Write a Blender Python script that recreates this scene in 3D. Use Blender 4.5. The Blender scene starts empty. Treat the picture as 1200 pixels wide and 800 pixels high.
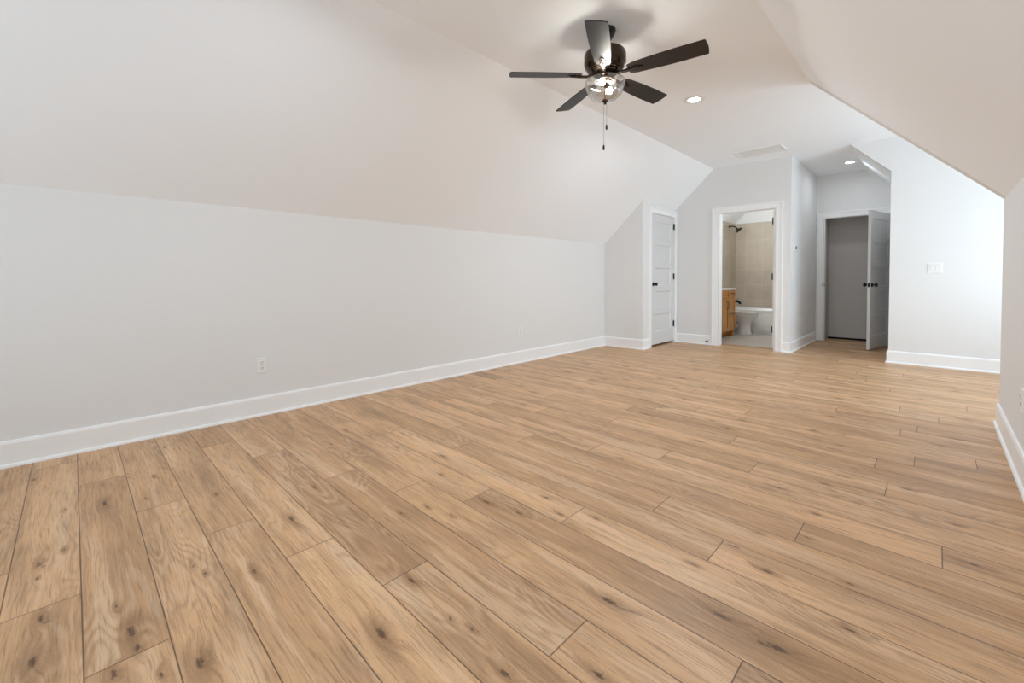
import bpy, bmesh, math, random
from mathutils import Vector, Matrix, Euler

random.seed(7)
scene = bpy.context.scene
COL = scene.collection

# ------------------------------------------------------------------ camera
CAM_H = 1.04
F_PX, YAW, PITCH, ROLL, CY = 506.08, 44.4784, 1.4346, -0.2596, 340.307
cam_data = bpy.data.cameras.new('camera')
cam = bpy.data.objects.new('camera', cam_data)
COL.objects.link(cam)
_a, _p, _r = math.radians(YAW), math.radians(PITCH), math.radians(ROLL)
_F0 = Vector((-math.sin(_a), math.cos(_a), 0)); _R0 = Vector((math.cos(_a), math.sin(_a), 0)); _U0 = Vector((0, 0, 1))
_F = _F0 * math.cos(_p) - _U0 * math.sin(_p); _U1 = _U0 * math.cos(_p) + _F0 * math.sin(_p)
_R = _R0 * math.cos(_r) + _U1 * math.sin(_r); _U = _U1 * math.cos(_r) - _R0 * math.sin(_r)
m = Matrix.Identity(4)
for i in range(3):
    m[i][0], m[i][1], m[i][2] = _R[i], _U[i], -_F[i]
m.translation = Vector((0, 0, CAM_H))
cam.matrix_world = m
cam_data.sensor_fit = 'HORIZONTAL'
cam_data.sensor_width = 36.0
cam_data.lens = F_PX / 1200 * 36
cam_data.shift_y = -(400 - CY) / 1200
cam_data.clip_start = 0.02
scene.camera = cam

# ------------------------------------------------------------------ light and exposure
scene.view_settings.view_transform = 'Standard'
scene.view_settings.look = 'None'
scene.view_settings.gamma = 1.0
scene.view_settings.use_curve_mapping = False
scene.view_settings.exposure = 0.09
scene.cycles.use_denoising = True
scene.cycles.max_bounces = 14
scene.cycles.diffuse_bounces = 9
scene.cycles.sample_clamp_indirect = 6.0

world = bpy.data.worlds.new('daylight'); scene.world = world
world.use_nodes = True
_bg = world.node_tree.nodes['Background']
_bg.inputs[0].default_value = (0.86, 0.93, 1.0, 1); _bg.inputs[1].default_value = 1.6

def area(name, loc, direction, sx, sy, power, color=(1, 1, 1)):
    d = bpy.data.lights.new(name, 'AREA'); d.shape = 'RECTANGLE'; d.size = sx; d.size_y = sy
    d.energy = power; d.color = color
    o = bpy.data.objects.new(name, d); COL.objects.link(o)
    o.location = loc
    o.rotation_euler = Vector(direction).to_track_quat('-Z', 'Z').to_euler()
    return o
POWER = dict(dormer=46, dormer_up=92, gable=6, gable_up=112, added_dormer_up=8, bulb=215, led=34, bath=20, world=0.4, down=19, downhall=2.4)
_bg.inputs[1].default_value = POWER['world']
# dormer daylight; unseen second dormer and gable windows are added for light
DAY = (0.78, 0.905, 1.02)
# each window gets a lamp for the sky above and one for the light thrown up by the roof and ground outside
area('dormer_sky', (2.75, 5.80, 2.95), (-1, 0, -1.0), 1.5, 1.6, POWER['dormer'], DAY).data.spread = math.radians(125)
area('dormer_ground_bounce', (2.05, 5.80, 1.15), (-1, 0, 0.75), 1.5, 1.2, POWER['dormer_up'], DAY)
area('added_gable_sky_lamp', (-1.70, -2.70, 1.95), (0, 1, -0.45), 2.5, 1.3, POWER['gable'], DAY)  # lamp outside the added gable windows
area('added_gable_up_lamp', (-1.70, -2.70, 1.05), (0, 1, 0.85), 2.5, 1.1, POWER['gable_up'], DAY)  # upward lamp outside the added gable windows
area('added_dormer_up_lamp', (2.05, -0.50, 1.15), (-1, 0, 0.55), 1.5, 1.2, POWER['added_dormer_up'], DAY)  # upward lamp outside the added second dormer

# ------------------------------------------------------------------ room dimensions (metres, camera stands over the origin)
XL, XR_, XW = -3.716, -0.809, 0.332      # left knee wall, right edge of the flat ceiling, right knee wall
XF = -2.490                              # left edge of the flat ceiling
ZC, ZK = 2.7485, 1.589                   # flat ceiling, top of knee walls
YR = -2.35                               # gable wall behind the camera
YC, XC = 5.873, -3.082                   # closet front wall, closet door wall
YB, XB, XO = 7.027, -1.452, -0.409       # far wall, hall left wall, hall right side
YD = 4.586                               # dormer cheek
XD = 1.72                                # dormer front wall
YH = 8.807                               # hall back wall
ZO = 2.7485 - (XO - XR_) * (ZC - ZK) / (XW - XR_)
SL = (ZC - ZK) / (XF - XL)

# ------------------------------------------------------------------ materials
def new_mat(name):
    mt = bpy.data.materials.new(name); mt.use_nodes = True
    return mt, mt.node_tree, mt.node_tree.nodes['Principled BSDF']

def simple(name, col, rough=0.5, metal=0.0, spec=0.5, bump=0.0, bscale=200.0, var=0.0, coat=0.0):
    mt, nt, b = new_mat(name)
    b.inputs['Base Color'].default_value = (*col, 1)
    b.inputs['Roughness'].default_value = rough
    b.inputs['Metallic'].default_value = metal
    b.inputs['Specular IOR Level'].default_value = spec
    b.inputs['Coat Weight'].default_value = coat
    if bump or var:
        tc = nt.nodes.new('ShaderNodeTexCoord')
        nz = nt.nodes.new('ShaderNodeTexNoise'); nz.inputs['Scale'].default_value = bscale; nz.inputs['Detail'].default_value = 3
        nt.links.new(tc.outputs['Object'], nz.inputs['Vector'])
        if bump:
            bp = nt.nodes.new('ShaderNodeBump'); bp.inputs['Strength'].default_value = bump; bp.inputs['Distance'].default_value = 0.002
            nt.links.new(nz.outputs['Fac'], bp.inputs['Height']); nt.links.new(bp.outputs['Normal'], b.inputs['Normal'])
        if var:
            mx = nt.nodes.new('ShaderNodeMix'); mx.data_type = 'RGBA'
            mx.inputs['A'].default_value = (*[c * (1 - var) for c in col], 1)
            mx.inputs['B'].default_value = (*[min(1, c * (1 + var)) for c in col], 1)
            nt.links.new(nz.outputs['Fac'], mx.inputs['Factor']); nt.links.new(mx.outputs['Result'], b.inputs['Base Color'])
    return mt

M_wall = simple('white_wall_paint', (0.785, 0.785, 0.78), 0.7, spec=0.25, bump=0.06, bscale=260)
M_ceil = simple('white_ceiling_paint', (0.925, 0.952, 0.98), 0.8, spec=0.2, bump=0.06, bscale=220)
M_trim = simple('white_trim_enamel', (0.90, 0.905, 0.905), 0.35, spec=0.45)
M_door = simple('white_door_enamel', (0.70, 0.705, 0.705), 0.38, spec=0.45)
M_plate = simple('white_plastic', (0.84, 0.84, 0.83), 0.35, spec=0.5)
M_slot = simple('dark_slot', (0.03, 0.03, 0.03), 0.6)
M_black = simple('matte_black_metal', (0.012, 0.012, 0.012), 0.38, metal=0.6, spec=0.5)
M_bronze = simple('dark_bronze_metal', (0.055, 0.040, 0.030), 0.27, metal=0.92, spec=0.5)
M_nickel = simple('pewter_grille', (0.24, 0.24, 0.245), 0.45, metal=0.8)
M_gap = simple('grey_switch_gap', (0.52, 0.52, 0.52), 0.6)
M_gap_shade = simple('gap_shade_black', (0.02, 0.016, 0.013), 0.9)
M_porc = simple('white_porcelain', (0.64, 0.625, 0.595), 0.12, spec=0.6)
M_tub = simple('white_tub_acrylic', (0.72, 0.70, 0.665), 0.2, spec=0.5)
M_counter = simple('white_cultured_marble', (0.82, 0.81, 0.78), 0.2, var=0.03, bscale=8)
M_vent = simple('white_vent_metal', (0.79, 0.79, 0.785), 0.45)
M_screen = simple('dark_display', (0.03, 0.035, 0.04), 0.2)
M_chrome = simple('supply_line_metal', (0.55, 0.55, 0.55), 0.25, metal=1.0)
M_rubber = simple('white_rubber', (0.75, 0.75, 0.73), 0.6)

def emission(name, col, strength):
    mt = bpy.data.materials.new(name); mt.use_nodes = True
    nt = mt.node_tree; nt.nodes.clear()
    e = nt.nodes.new('ShaderNodeEmission'); e.inputs[0].default_value = (*col, 1); e.inputs[1].default_value = strength
    o = nt.nodes.new('ShaderNodeOutputMaterial'); nt.links.new(e.outputs[0], o.inputs[0])
    return mt
M_bulb = emission('warm_bulb_glow', (0.92, 0.88, 0.80), POWER['bulb'])
M_led = emission('led_downlight_glow', (0.95, 0.95, 0.93), POWER['led'])

def glass_mat(name, tint, refl):
    mt = bpy.data.materials.new(name); mt.use_nodes = True
    nt = mt.node_tree; nt.nodes.clear()
    t = nt.nodes.new('ShaderNodeBsdfTransparent'); t.inputs[0].default_value = (*tint, 1)
    g = nt.nodes.new('ShaderNodeBsdfGlossy'); g.inputs['Roughness'].default_value = 0.04
    lw = nt.nodes.new('ShaderNodeLayerWeight'); lw.inputs[0].default_value = 0.35
    mr = nt.nodes.new('ShaderNodeMapRange'); mr.inputs['To Min'].default_value = refl; mr.inputs['To Max'].default_value = 0.75
    mx = nt.nodes.new('ShaderNodeMixShader'); o = nt.nodes.new('ShaderNodeOutputMaterial')
    nt.links.new(lw.outputs['Facing'], mr.inputs['Value'])
    nt.links.new(mr.outputs[0], mx.inputs[0]); nt.links.new(t.outputs[0], mx.inputs[1]); nt.links.new(g.outputs[0], mx.inputs[2])
    nt.links.new(mx.outputs[0], o.inputs[0])
    return mt
M_glass = glass_mat('clear_bowl_glass', (0.86, 0.86, 0.85), 0.13)
M_pane = glass_mat('window_pane_glass', (0.96, 0.98, 0.98), 0.03)

def wood_mat(name, dark, light, rough=0.35, along='Z'):
    mt, nt, b = new_mat(name)
    tc = nt.nodes.new('ShaderNodeTexCoord'); mp = nt.nodes.new('ShaderNodeMapping')
    mp.inputs['Scale'].default_value = {'Z': (30, 30, 2.0), 'X': (2.0, 30, 30), 'Y': (30, 2.0, 30)}[along]
    nz = nt.nodes.new('ShaderNodeTexNoise'); nz.inputs['Scale'].default_value = 1.0; nz.inputs['Detail'].default_value = 6
    cr = nt.nodes.new('ShaderNodeValToRGB')
    cr.color_ramp.elements[0].position = 0.3; cr.color_ramp.elements[0].color = (*dark, 1)
    cr.color_ramp.elements[1].position = 0.7; cr.color_ramp.elements[1].color = (*light, 1)
    nt.links.new(tc.outputs['Object'], mp.inputs[0]); nt.links.new(mp.outputs[0], nz.inputs[0])
    nt.links.new(nz.outputs['Fac'], cr.inputs[0]); nt.links.new(cr.outputs[0], b.inputs['Base Color'])
    b.inputs['Roughness'].default_value = rough
    return mt
M_van = wood_mat('honey_oak', (0.40, 0.165, 0.026), (0.60, 0.275, 0.055), 0.3)
M_blade = wood_mat('black_blade_laminate', (0.010, 0.009, 0.009), (0.020, 0.018, 0.017), 0.46, 'X')

def tile_mat(name, c1, c2, grout, tw, th, rough, axes):
    # axes: which object axes run along the tile courses (u) and across them (v)
    mt, nt, b = new_mat(name)
    tc = nt.nodes.new('ShaderNodeTexCoord'); sp = nt.nodes.new('ShaderNodeSeparateXYZ'); cb = nt.nodes.new('ShaderNodeCombineXYZ')
    nt.links.new(tc.outputs['Object'], sp.inputs[0])
    if axes == 'wall':
        ad = nt.nodes.new('ShaderNodeMath'); ad.operation = 'ADD'
        nt.links.new(sp.outputs['X'], ad.inputs[0]); nt.links.new(sp.outputs['Y'], ad.inputs[1])
        nt.links.new(ad.outputs[0], cb.inputs[0]); nt.links.new(sp.outputs['Z'], cb.inputs[1])
    else:
        nt.links.new(sp.outputs['X'], cb.inputs[0]); nt.links.new(sp.outputs['Y'], cb.inputs[1])
    br = nt.nodes.new('ShaderNodeTexBrick'); br.offset = 0.5 if axes != 'wall' else 0.0
    br.inputs['Scale'].default_value = 1.0
    br.inputs['Brick Width'].default_value = tw; br.inputs['Row Height'].default_value = th
    br.inputs['Mortar Size'].default_value = 0.003; br.inputs['Mortar Smooth'].default_value = 0.2
    br.inputs['Color1'].default_value = (*c1, 1); br.inputs['Color2'].default_value = (*c2, 1); br.inputs['Mortar'].default_value = (*grout, 1)
    nt.links.new(cb.outputs[0], br.inputs['Vector'])
    nz = nt.nodes.new('ShaderNodeTexNoise'); nz.inputs['Scale'].default_value = 6; nz.inputs['Detail'].default_value = 5
    nt.links.new(tc.outputs['Object'], nz.inputs[0])
    mr = nt.nodes.new('ShaderNodeMapRange'); mr.inputs['To Min'].default_value = 0.86; mr.inputs['To Max'].default_value = 1.12
    nt.links.new(nz.outputs['Fac'], mr.inputs[0])
    mu = nt.nodes.new('ShaderNodeMix'); mu.data_type = 'RGBA'; mu.blend_type = 'MULTIPLY'; mu.inputs['Factor'].default_value = 1
    nt.links.new(br.outputs['Color'], mu.inputs['A']); nt.links.new(mr.outputs[0], mu.inputs['B'])
    nt.links.new(mu.outputs['Result'], b.inputs['Base Color'])
    b.inputs['Roughness'].default_value = rough
    return mt
M_walltile = tile_mat('beige_wall_tile', (0.47, 0.40, 0.32), (0.53, 0.455, 0.365), (0.60, 0.53, 0.44), 0.305, 0.305, 0.5, 'wall')
M_floortile = tile_mat('pale_floor_tile', (0.46, 0.42, 0.37), (0.51, 0.465, 0.41), (0.38, 0.345, 0.30), 0.61, 0.305, 0.4, 'floor')

# ---- oak plank floor: every plank carries its own uv, seed and tone; the knots seen in the photo sit at their places
KNOTS = [  # photo pixel of the knot, converted below with the camera's own geometry; last value = size class
    (39, 562, 1), (75, 597.5, 1), (45, 661, 2), (75, 644, 1), (43, 678, 1), (120, 567.5, 1), (122, 590, 3), (137, 710, 1), (154, 740, 3),
    (161, 759, 2), (47, 725, 2), (37.5, 776, 3), (180, 558, 1), (171, 584, 1), (253, 579, 1), (240, 672, 1), (227, 663, 1), (234, 777, 3),
    (133, 790, 2), (189, 790, 1), (298, 669, 2), (193, 524, 1), (341, 607, 3), (446, 742, 3), (482, 680, 2), (527, 724, 1), (553, 737, 1),
    (592, 789, 2), (517, 556, 1), (519, 534, 2), (465, 524, 1), (500.6, 594, 1), (530, 605, 1), (470, 601, 1), (405, 504, 2), (388, 520, 1),
    (570, 588, 2), (369, 571, 1), (639, 583, 1), (656, 602, 1), (609, 601, 2), (714, 704, 3), (844, 721, 3), (896, 755, 2), (699, 607, 1),
    (812, 661, 1), (898, 669, 2), (819, 517, 2), (727, 537, 1), (890, 625, 1), (859, 640, 1), (701, 790, 2), (652, 508, 1), (956, 602, 2),
    (1121, 615, 1), (1175, 644, 1), (1140, 661, 2), (996, 738, 2), (911, 759, 3), (945, 629, 1), (996, 684, 1), (988, 558, 1), (977, 575, 1),
    (967, 567, 1), (911, 571, 2), (990, 509, 1), (986, 522, 1), (1063, 573, 1), (1125, 550, 1)]
def floor_point(px, py):
    d = _F + _R * ((px - 600) / F_PX) + _U * (-(py - CY) / F_PX)
    t = -CAM_H / d.z
    return d.x * t, d.y * t

def floor_mat():
    mt, nt, b = new_mat('oak_plank_floor')
    N = lambda t: nt.nodes.new('ShaderNode' + t)
    L = nt.links.new
    def math_(op, a, c=None, clamp=False):
        n = N('Math'); n.operation = op; n.use_clamp = clamp
        for k, v in enumerate((a, c)):
            if v is None: continue
            if isinstance(v, (int, float)): n.inputs[k].default_value = v
            else: L(v, n.inputs[k])
        return n.outputs[0]
    def vmad(vec, mul, add):
        n = N('VectorMath'); n.operation = 'MULTIPLY_ADD'; L(vec, n.inputs[0])
        n.inputs[1].default_value = mul; n.inputs[2].default_value = add
        return n.outputs[0]
    def ramp(v, a, c, lo=0.0, hi=1.0, mode='SMOOTHSTEP'):
        n = N('MapRange'); n.interpolation_type = mode; L(v, n.inputs['Value'])
        n.inputs['From Min'].default_value = a; n.inputs['From Max'].default_value = c
        n.inputs['To Min'].default_value = lo; n.inputs['To Max'].default_value = hi
        return n.outputs[0]
    def noise(vec, scale, detail=4, rough=0.55, dist=0.0):
        n = N('TexNoise'); n.inputs['Scale'].default_value = scale; n.inputs['Detail'].default_value = detail
        n.inputs['Roughness'].default_value = rough; n.inputs['Distortion'].default_value = dist
        L(vec, n.inputs['Vector']); return n.outputs['Fac']
    def mix(f, a, c, blend='MIX'):
        n = N('Mix'); n.data_type = 'RGBA'; n.blend_type = blend
        if isinstance(f, (int, float)): n.inputs['Factor'].default_value = f
        else: L(f, n.inputs['Factor'])
        for k, v in (('A', a), ('B', c)):
            if isinstance(v, tuple): n.inputs[k].default_value = (*v, 1)
            else: L(v, n.inputs[k])
        return n.outputs['Result']
    uv = N('UVMap'); uv.uv_map = 'plank'
    sep = N('SeparateXYZ'); L(uv.outputs[0], sep.inputs[0])
    u, v = sep.outputs[0], sep.outputs[1]
    at = N('Attribute'); at.attribute_name = 'seed'
    sa = N('SeparateXYZ'); L(at.outputs['Vector'], sa.inputs[0])
    seed, tone, plen = sa.outputs[0], sa.outputs[1], sa.outputs[2]
    cb = N('CombineXYZ')
    L(math_('ADD', u, math_('MULTIPLY', seed, 57.0)), cb.inputs[0]); L(math_('ADD', v, math_('MULTIPLY', seed, 13.0)), cb.inputs[1]); L(seed, cb.inputs[2])
    P = cb.outputs[0]
    pos = N('NewGeometry').outputs['Position']
    # knots
    wob = N('TexNoise'); wob.inputs['Scale'].default_value = 75; wob.inputs['Detail'].default_value = 3; L(pos, wob.inputs['Vector'])
    wv = N('VectorMath'); wv.operation = 'MULTIPLY_ADD'; L(wob.outputs['Color'], wv.inputs[0]); wv.inputs[1].default_value = (0.034, 0.016, 0); L(pos, wv.inputs[2])
    wpos = wv.outputs[0]
    dmin = None
    for (px, py, s) in KNOTS:
        x, y = floor_point(px, py); x += 0.017; y += 0.008
        sx, sy = {1: (0.013, 0.0040), 2: (0.023, 0.0065), 3: (0.033, 0.0100)}[s]
        q = vmad(wpos, (1 / sx, 1 / sy, 0), (-x / sx, -y / sy, 0))
        ln = N('VectorMath'); ln.operation = 'LENGTH'; L(q, ln.inputs[0])
        dmin = ln.outputs['Value'] if dmin is None else math_('MINIMUM', dmin, ln.outputs['Value'])
    # further scattered small knots
    vq = N('VectorMath'); vq.operation = 'MULTIPLY'; L(P, vq.inputs[0]); vq.inputs[1].default_value = (1.9, 5.0, 1.0)
    vo = N('TexVoronoi'); vo.voronoi_dimensions = '2D'; vo.inputs['Scale'].default_value = 1.0; L(vq.outputs[0], vo.inputs['Vector'])
    vs = N('SeparateColor'); L(vo.outputs['Color'], vs.inputs[0])
    ds = math_('ADD', math_('MULTIPLY', vo.outputs['Distance'], 26.0), math_('MULTIPLY', math_('GREATER_THAN', vs.outputs[0], 0.42), 50.0))
    sp = N('SeparateXYZ'); L(pos, sp.inputs[0])
    far = math_('GREATER_THAN', math_('ADD', math_('MULTIPLY', sp.outputs[0], -0.35), sp.outputs[1]), 3.3)
    ds = math_('ADD', ds, math_('MULTIPLY', math_('SUBTRACT', 1.0, far), 50.0))
    dall = math_('MINIMUM', dmin, ds)
    core = ramp(dall, 1.15, 0.35)
    halo = ramp(dall, 4.6, 0.5)
    # grain
    warp = noise(vmad(P, (1.6, 7.0, 1.0), (0, 0, 0)), 1.0, 3)
    wy = math_('ADD', math_('MULTIPLY', warp, 0.055), math_('MULTIPLY', halo, 0.02))
    cb2 = N('CombineXYZ'); sP = N('SeparateXYZ'); L(P, sP.inputs[0])
    L(math_('MULTIPLY', sP.outputs[0], 1.0), cb2.inputs[0]); L(math_('ADD', sP.outputs[1], wy), cb2.inputs[1]); L(seed, cb2.inputs[2])
    G = cb2.outputs[0]
    fine = noise(vmad(G, (7.0, 210.0, 1.0), (0, 0, 0)), 1.0, 5, 0.65)
    pores = noise(vmad(P, (38.0, 620.0, 1.0), (0, 0, 0)), 1.0, 3, 0.6)
    mid = noise(vmad(G, (2.2, 38.0, 1.0), (0, 0, 3)), 1.0, 4, 0.6)
    cath = math_('SINE', math_('MULTIPLY', noise(vmad(P, (1.1, 6.0, 1.0), (4, 9, 0)), 1.0, 2, 0.4), 150.0))
    blot = noise(vmad(P, (2.6, 9.0, 1.0), (0, 7, 1)), 1.0, 3, 0.5)
    strk = noise(vmad(G, (1.2, 22.0, 1.0), (3, 0, 5)), 1.0, 3, 0.55)
    band = noise(vmad(G, (0.7, 9.0, 1.0), (5, 1, 2)), 1.0, 2, 0.5)
    dash = noise(vmad(G, (3.2, 75.0, 1.0), (1, 4, 8)), 1.0, 3, 0.6)
    # colour
    base = mix(tone, (0.43, 0.238, 0.112), (0.75, 0.455, 0.242))
    c = mix(ramp(blot, 0.42, 0.75, 0, 0.40), base, (0.27, 0.165, 0.090))
    c = mix(ramp(strk, 0.55, 0.78, 0, 0.45), c, (0.21, 0.128, 0.072))
    c = mix(ramp(band, 0.52, 0.68, 0, 0.42), c, (0.30, 0.172, 0.082))
    c = mix(ramp(band, 0.46, 0.34, 0, 0.40), c, (0.82, 0.575, 0.365))
    c = mix(ramp(dash, 0.60, 0.74, 0, 0.55), c, (0.19, 0.105, 0.050))
    c = mix(ramp(mid, 0.52, 0.72, 0, 0.34), c, (0.24, 0.145, 0.078))
    c = mix(ramp(mid, 0.46, 0.25, 0, 0.36), c, (0.80, 0.57, 0.37))
    c = mix(ramp(fine, 0.48, 0.68, 0, 0.55), c, (0.20, 0.108, 0.048))
    c = mix(ramp(fine, 0.42, 0.28, 0, 0.35), c, (0.78, 0.54, 0.33))
    cmask = ramp(noise(vmad(P, (1.3, 3.0, 1.0), (11, 2, 0)), 1.0, 2), 0.5, 0.64)
    c = mix(math_('MULTIPLY', ramp(cath, 0.1, 0.95, 0, 0.24), cmask), c, (0.62, 0.47, 0.34))
    c = mix(math_('MULTIPLY', ramp(cath, -0.2, -0.95, 0, 0.25), cmask), c, (0.20, 0.12, 0.06))
    c = mix(ramp(pores, 0.58, 0.75, 0, 0.30), c, (0.80, 0.60, 0.42))
    c = mix(math_('MULTIPLY', halo, ramp(mid, 0.35, 0.65, 0.30, 0.72)), c, (0.21, 0.105, 0.042))
    c = mix(math_('MULTIPLY', core, ramp(fine, 0.3, 0.7, 0.62, 0.92)), c, (0.060, 0.023, 0.008))
    # grooves between planks
    ev = math_('MINIMUM', v, math_('SUBTRACT', 0.18, v)); eu = math_('MINIMUM', u, math_('SUBTRACT', plen, u))
    g = ramp(math_('MINIMUM', ev, eu), 0.0009, 0.0026, 1.0, 0.0)
    c = mix(math_('MULTIPLY', g, 0.85), c, (0.075, 0.040, 0.020))
    L(c, b.inputs['Base Color'])
    L(ramp(fine, 0.3, 0.75, 0.36, 0.50, 'LINEAR'), b.inputs['Roughness'])
    b.inputs['Specular IOR Level'].default_value = 0.42
    hgt = math_('SUBTRACT', math_('MULTIPLY', fine, 0.12), g)
    bp = N('Bump'); bp.inputs['Strength'].default_value = 0.35; bp.inputs['Distance'].default_value = 0.0012
    L(hgt, bp.inputs['Height']); L(bp.outputs[0], b.inputs['Normal'])
    return mt
M_floor = floor_mat()

# ------------------------------------------------------------------ mesh helpers
def BM(): return bmesh.new()
def add_box(bm, x0, x1, y0, y1, z0, z1, bev=0.0):
    vs = [bm.verts.new((x, y, z)) for x in (x0, x1) for y in (y0, y1) for z in (z0, z1)]
    idx = [(0, 1, 3, 2), (4, 6, 7, 5), (0, 4, 5, 1), (2, 3, 7, 6), (0, 2, 6, 4), (1, 5, 7, 3)]
    fs = [bm.faces.new([vs[i] for i in f]) for f in idx]
    if bev > 0:
        es = list({e for f in fs for e in f.edges})
        bmesh.ops.bevel(bm, geom=es, offset=bev, segments=2, affect='EDGES', profile=0.7)
def add_prism(bm, poly, axis, a0, a1):
    # poly: 2-D points in the two remaining axes (in x, y, z order)
    def mk(p, a):
        if axis == 'x': return (a, p[0], p[1])
        if axis == 'y': return (p[0], a, p[1])
        return (p[0], p[1], a)
    A = [bm.verts.new(mk(p, a0)) for p in poly]; B = [bm.verts.new(mk(p, a1)) for p in poly]
    n = len(poly)
    bm.faces.new(A); bm.faces.new(list(reversed(B)))
    for i in range(n): bm.faces.new((A[i], B[i], B[(i + 1) % n], A[(i + 1) % n]))
def add_loft(bm, rings, cap0=True, cap1=True, closed=True):
    R_ = [[bm.verts.new(p) for p in r] for r in rings]
    n = len(R_[0])
    for a, b_ in zip(R_[:-1], R_[1:]):
        for i in range(n if closed else n - 1):
            bm.faces.new((a[i], a[(i + 1) % n], b_[(i + 1) % n], b_[i]))
    if cap0: bm.faces.new(list(reversed(R_[0])))
    if cap1: bm.faces.new(R_[-1])
def circ(cx, cy, z, rx, ry=None, n=40):
    ry = rx if ry is None else ry
    return [(cx + rx * math.cos(2 * math.pi * i / n), cy + ry * math.sin(2 * math.pi * i / n), z) for i in range(n)]
def add_lathe(bm, prof, cx=0, cy=0, n=48, cap0=True, cap1=True):
    add_loft(bm, [circ(cx, cy, z, max(r, 0.0004), n=n) for r, z in prof], cap0, cap1)
def add_tube(bm, pts, r, n=10):
    pts = [Vector(p) for p in pts]; rings = []
    ref = None
    for i, p in enumerate(pts):
        t = (pts[min(i + 1, len(pts) - 1)] - pts[max(i - 1, 0)]).normalized()
        if ref is None:
            ref = Vector((0, 0, 1)) if abs(t.z) < 0.9 else Vector((1, 0, 0))
        a = (ref - t * ref.dot(t)).normalized(); b_ = t.cross(a); ref = a
        rr = r[i] if isinstance(r, (list, tuple)) else r
        rings.append([tuple(p + (a * math.cos(2 * math.pi * k / n) + b_ * math.sin(2 * math.pi * k / n)) * rr) for k in range(n)])
    add_loft(bm, rings)
def add_disc(bm, c, nrm, r, t, n=24):
    nrm = Vector(nrm).normalized()
    add_tube(bm, [Vector(c), Vector(c) + nrm * t], r, n)
def add_sweep(bm, path, prof, side=1):
    # path: floor polyline, prof: (outwards, z) points; side=+1 puts the profile to the left of the path
    pts = [Vector((p[0], p[1])) for p in path]; rings = []
    for i, p in enumerate(pts):
        ns = []
        for a, b_ in ((i - 1, i), (i, i + 1)):
            if 0 <= a and b_ < len(pts):
                d = (pts[b_] - pts[a]).normalized(); ns.append(Vector((-d.y, d.x)) * side)
        nn = ns[0] if len(ns) == 1 else (ns[0] + ns[1]) / (1 + ns[0].dot(ns[1]))
        rings.append([(p.x + nn.x * o, p.y + nn.y * o, z) for o, z in prof])
    add_loft(bm, rings)
def obj(name, bm, mat, parent=None, smooth=False, ang=35):
    bmesh.ops.recalc_face_normals(bm, faces=bm.faces[:])
    me = bpy.data.meshes.new(name); bm.to_mesh(me); bm.free()
    for mm in (mat if isinstance(mat, (list, tuple)) else [mat]): me.materials.append(mm)
    o = bpy.data.objects.new(name, me); COL.objects.link(o)
    if smooth:
        for p in me.polygons: p.use_smooth = True
        try: me.set_sharp_from_angle(angle=math.radians(ang))
        except Exception: pass
    if parent is not None:
        o.parent = parent
        o.matrix_parent_inverse = Matrix.Identity(4)
        off = Vector((0, 0, 0)); q = parent
        while q is not None:
            off += q.location; q = q.parent
        o.location = -off if not parent.get('local') else (0, 0, 0)
    return o
def tag(o, label, cat, group=None):
    o['label'] = label; o['category'] = cat
    if group: o['group'] = group
    return o
def thing(name, label, cat, loc=(0, 0, 0), group=None, local=True, rot=None):
    o = bpy.data.objects.new(name, None); COL.objects.link(o); o.location = loc; o.empty_display_size = 0.1
    if rot: o.rotation_euler = rot
    o['local'] = local
    return tag(o, label, cat, group)
def part(name, bm, mat, parent, smooth=False, label=None, ang=35):
    # a part modelled in its thing's own coordinates
    o = obj(name, bm, mat, None, smooth, ang); o.parent = parent
    if label: o['label'] = label
    return o
def struct(name, bm, mat, smooth=False):
    o = obj(name, bm, mat, None, smooth); o['kind'] = 'structure'; return o
def struct_empty(name, loc=(0, 0, 0)):
    o = bpy.data.objects.new(name, None); COL.objects.link(o); o['kind'] = 'structure'; o.location = loc; o.empty_display_size = 0.1
    return o

# ------------------------------------------------------------------ floor
PL = 1.522
SEAM = {-2: -2.35, -1: -2.021, 0: -1.578, 1: -2.553, 2: -2.118, 3: -1.726, 4: -1.331, 5: -0.747, 6: -0.361, 7: -1.567, 8: -1.131, 9: -0.588,
        10: -0.894, 11: -0.386, 12: 0.031, 13: -1.129, 14: -0.703, 15: -0.161, 16: -0.918, 17: -1.75, 18: -0.073, 19: 0.175, 20: -1.035, 21: -0.157,
        22: -1.6, 23: -0.55, 24: 0.028, 25: -0.191, 26: -1.039}
TONE = {(-1, 0): 0.72, (-1, 1): 0.40, (0, 0): 0.30, (0, -1): 0.62, (0, 1): 0.42, (1, 0): 0.55, (1, 1): 0.62, (2, 0): 0.62, (2, 1): 0.45, (3, 0): 0.62,
        (3, 1): 0.80, (4, 0): 0.25, (4, 1): 0.58, (5, 0): 0.26, (5, 1): 0.60, (6, 0): 0.58, (6, -1): 0.50, (7, 0): 0.74, (7, 1): 0.22, (8, 0): 0.88,
        (8, 1): 0.72, (9, 0): 0.42, (9, 1): 0.92, (10, 0): 0.52, (10, 1): 0.55, (11, 0): 0.36, (11, 1): 0.30, (12, 0): 0.86, (12, 1): 0.66,
        (13, 0): 0.42, (13, 1): 0.80, (14, 0): 0.50, (15, 0): 0.80, (15, 1): 0.55, (16, 1): 0.42, (16, 0): 0.5}
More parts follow.
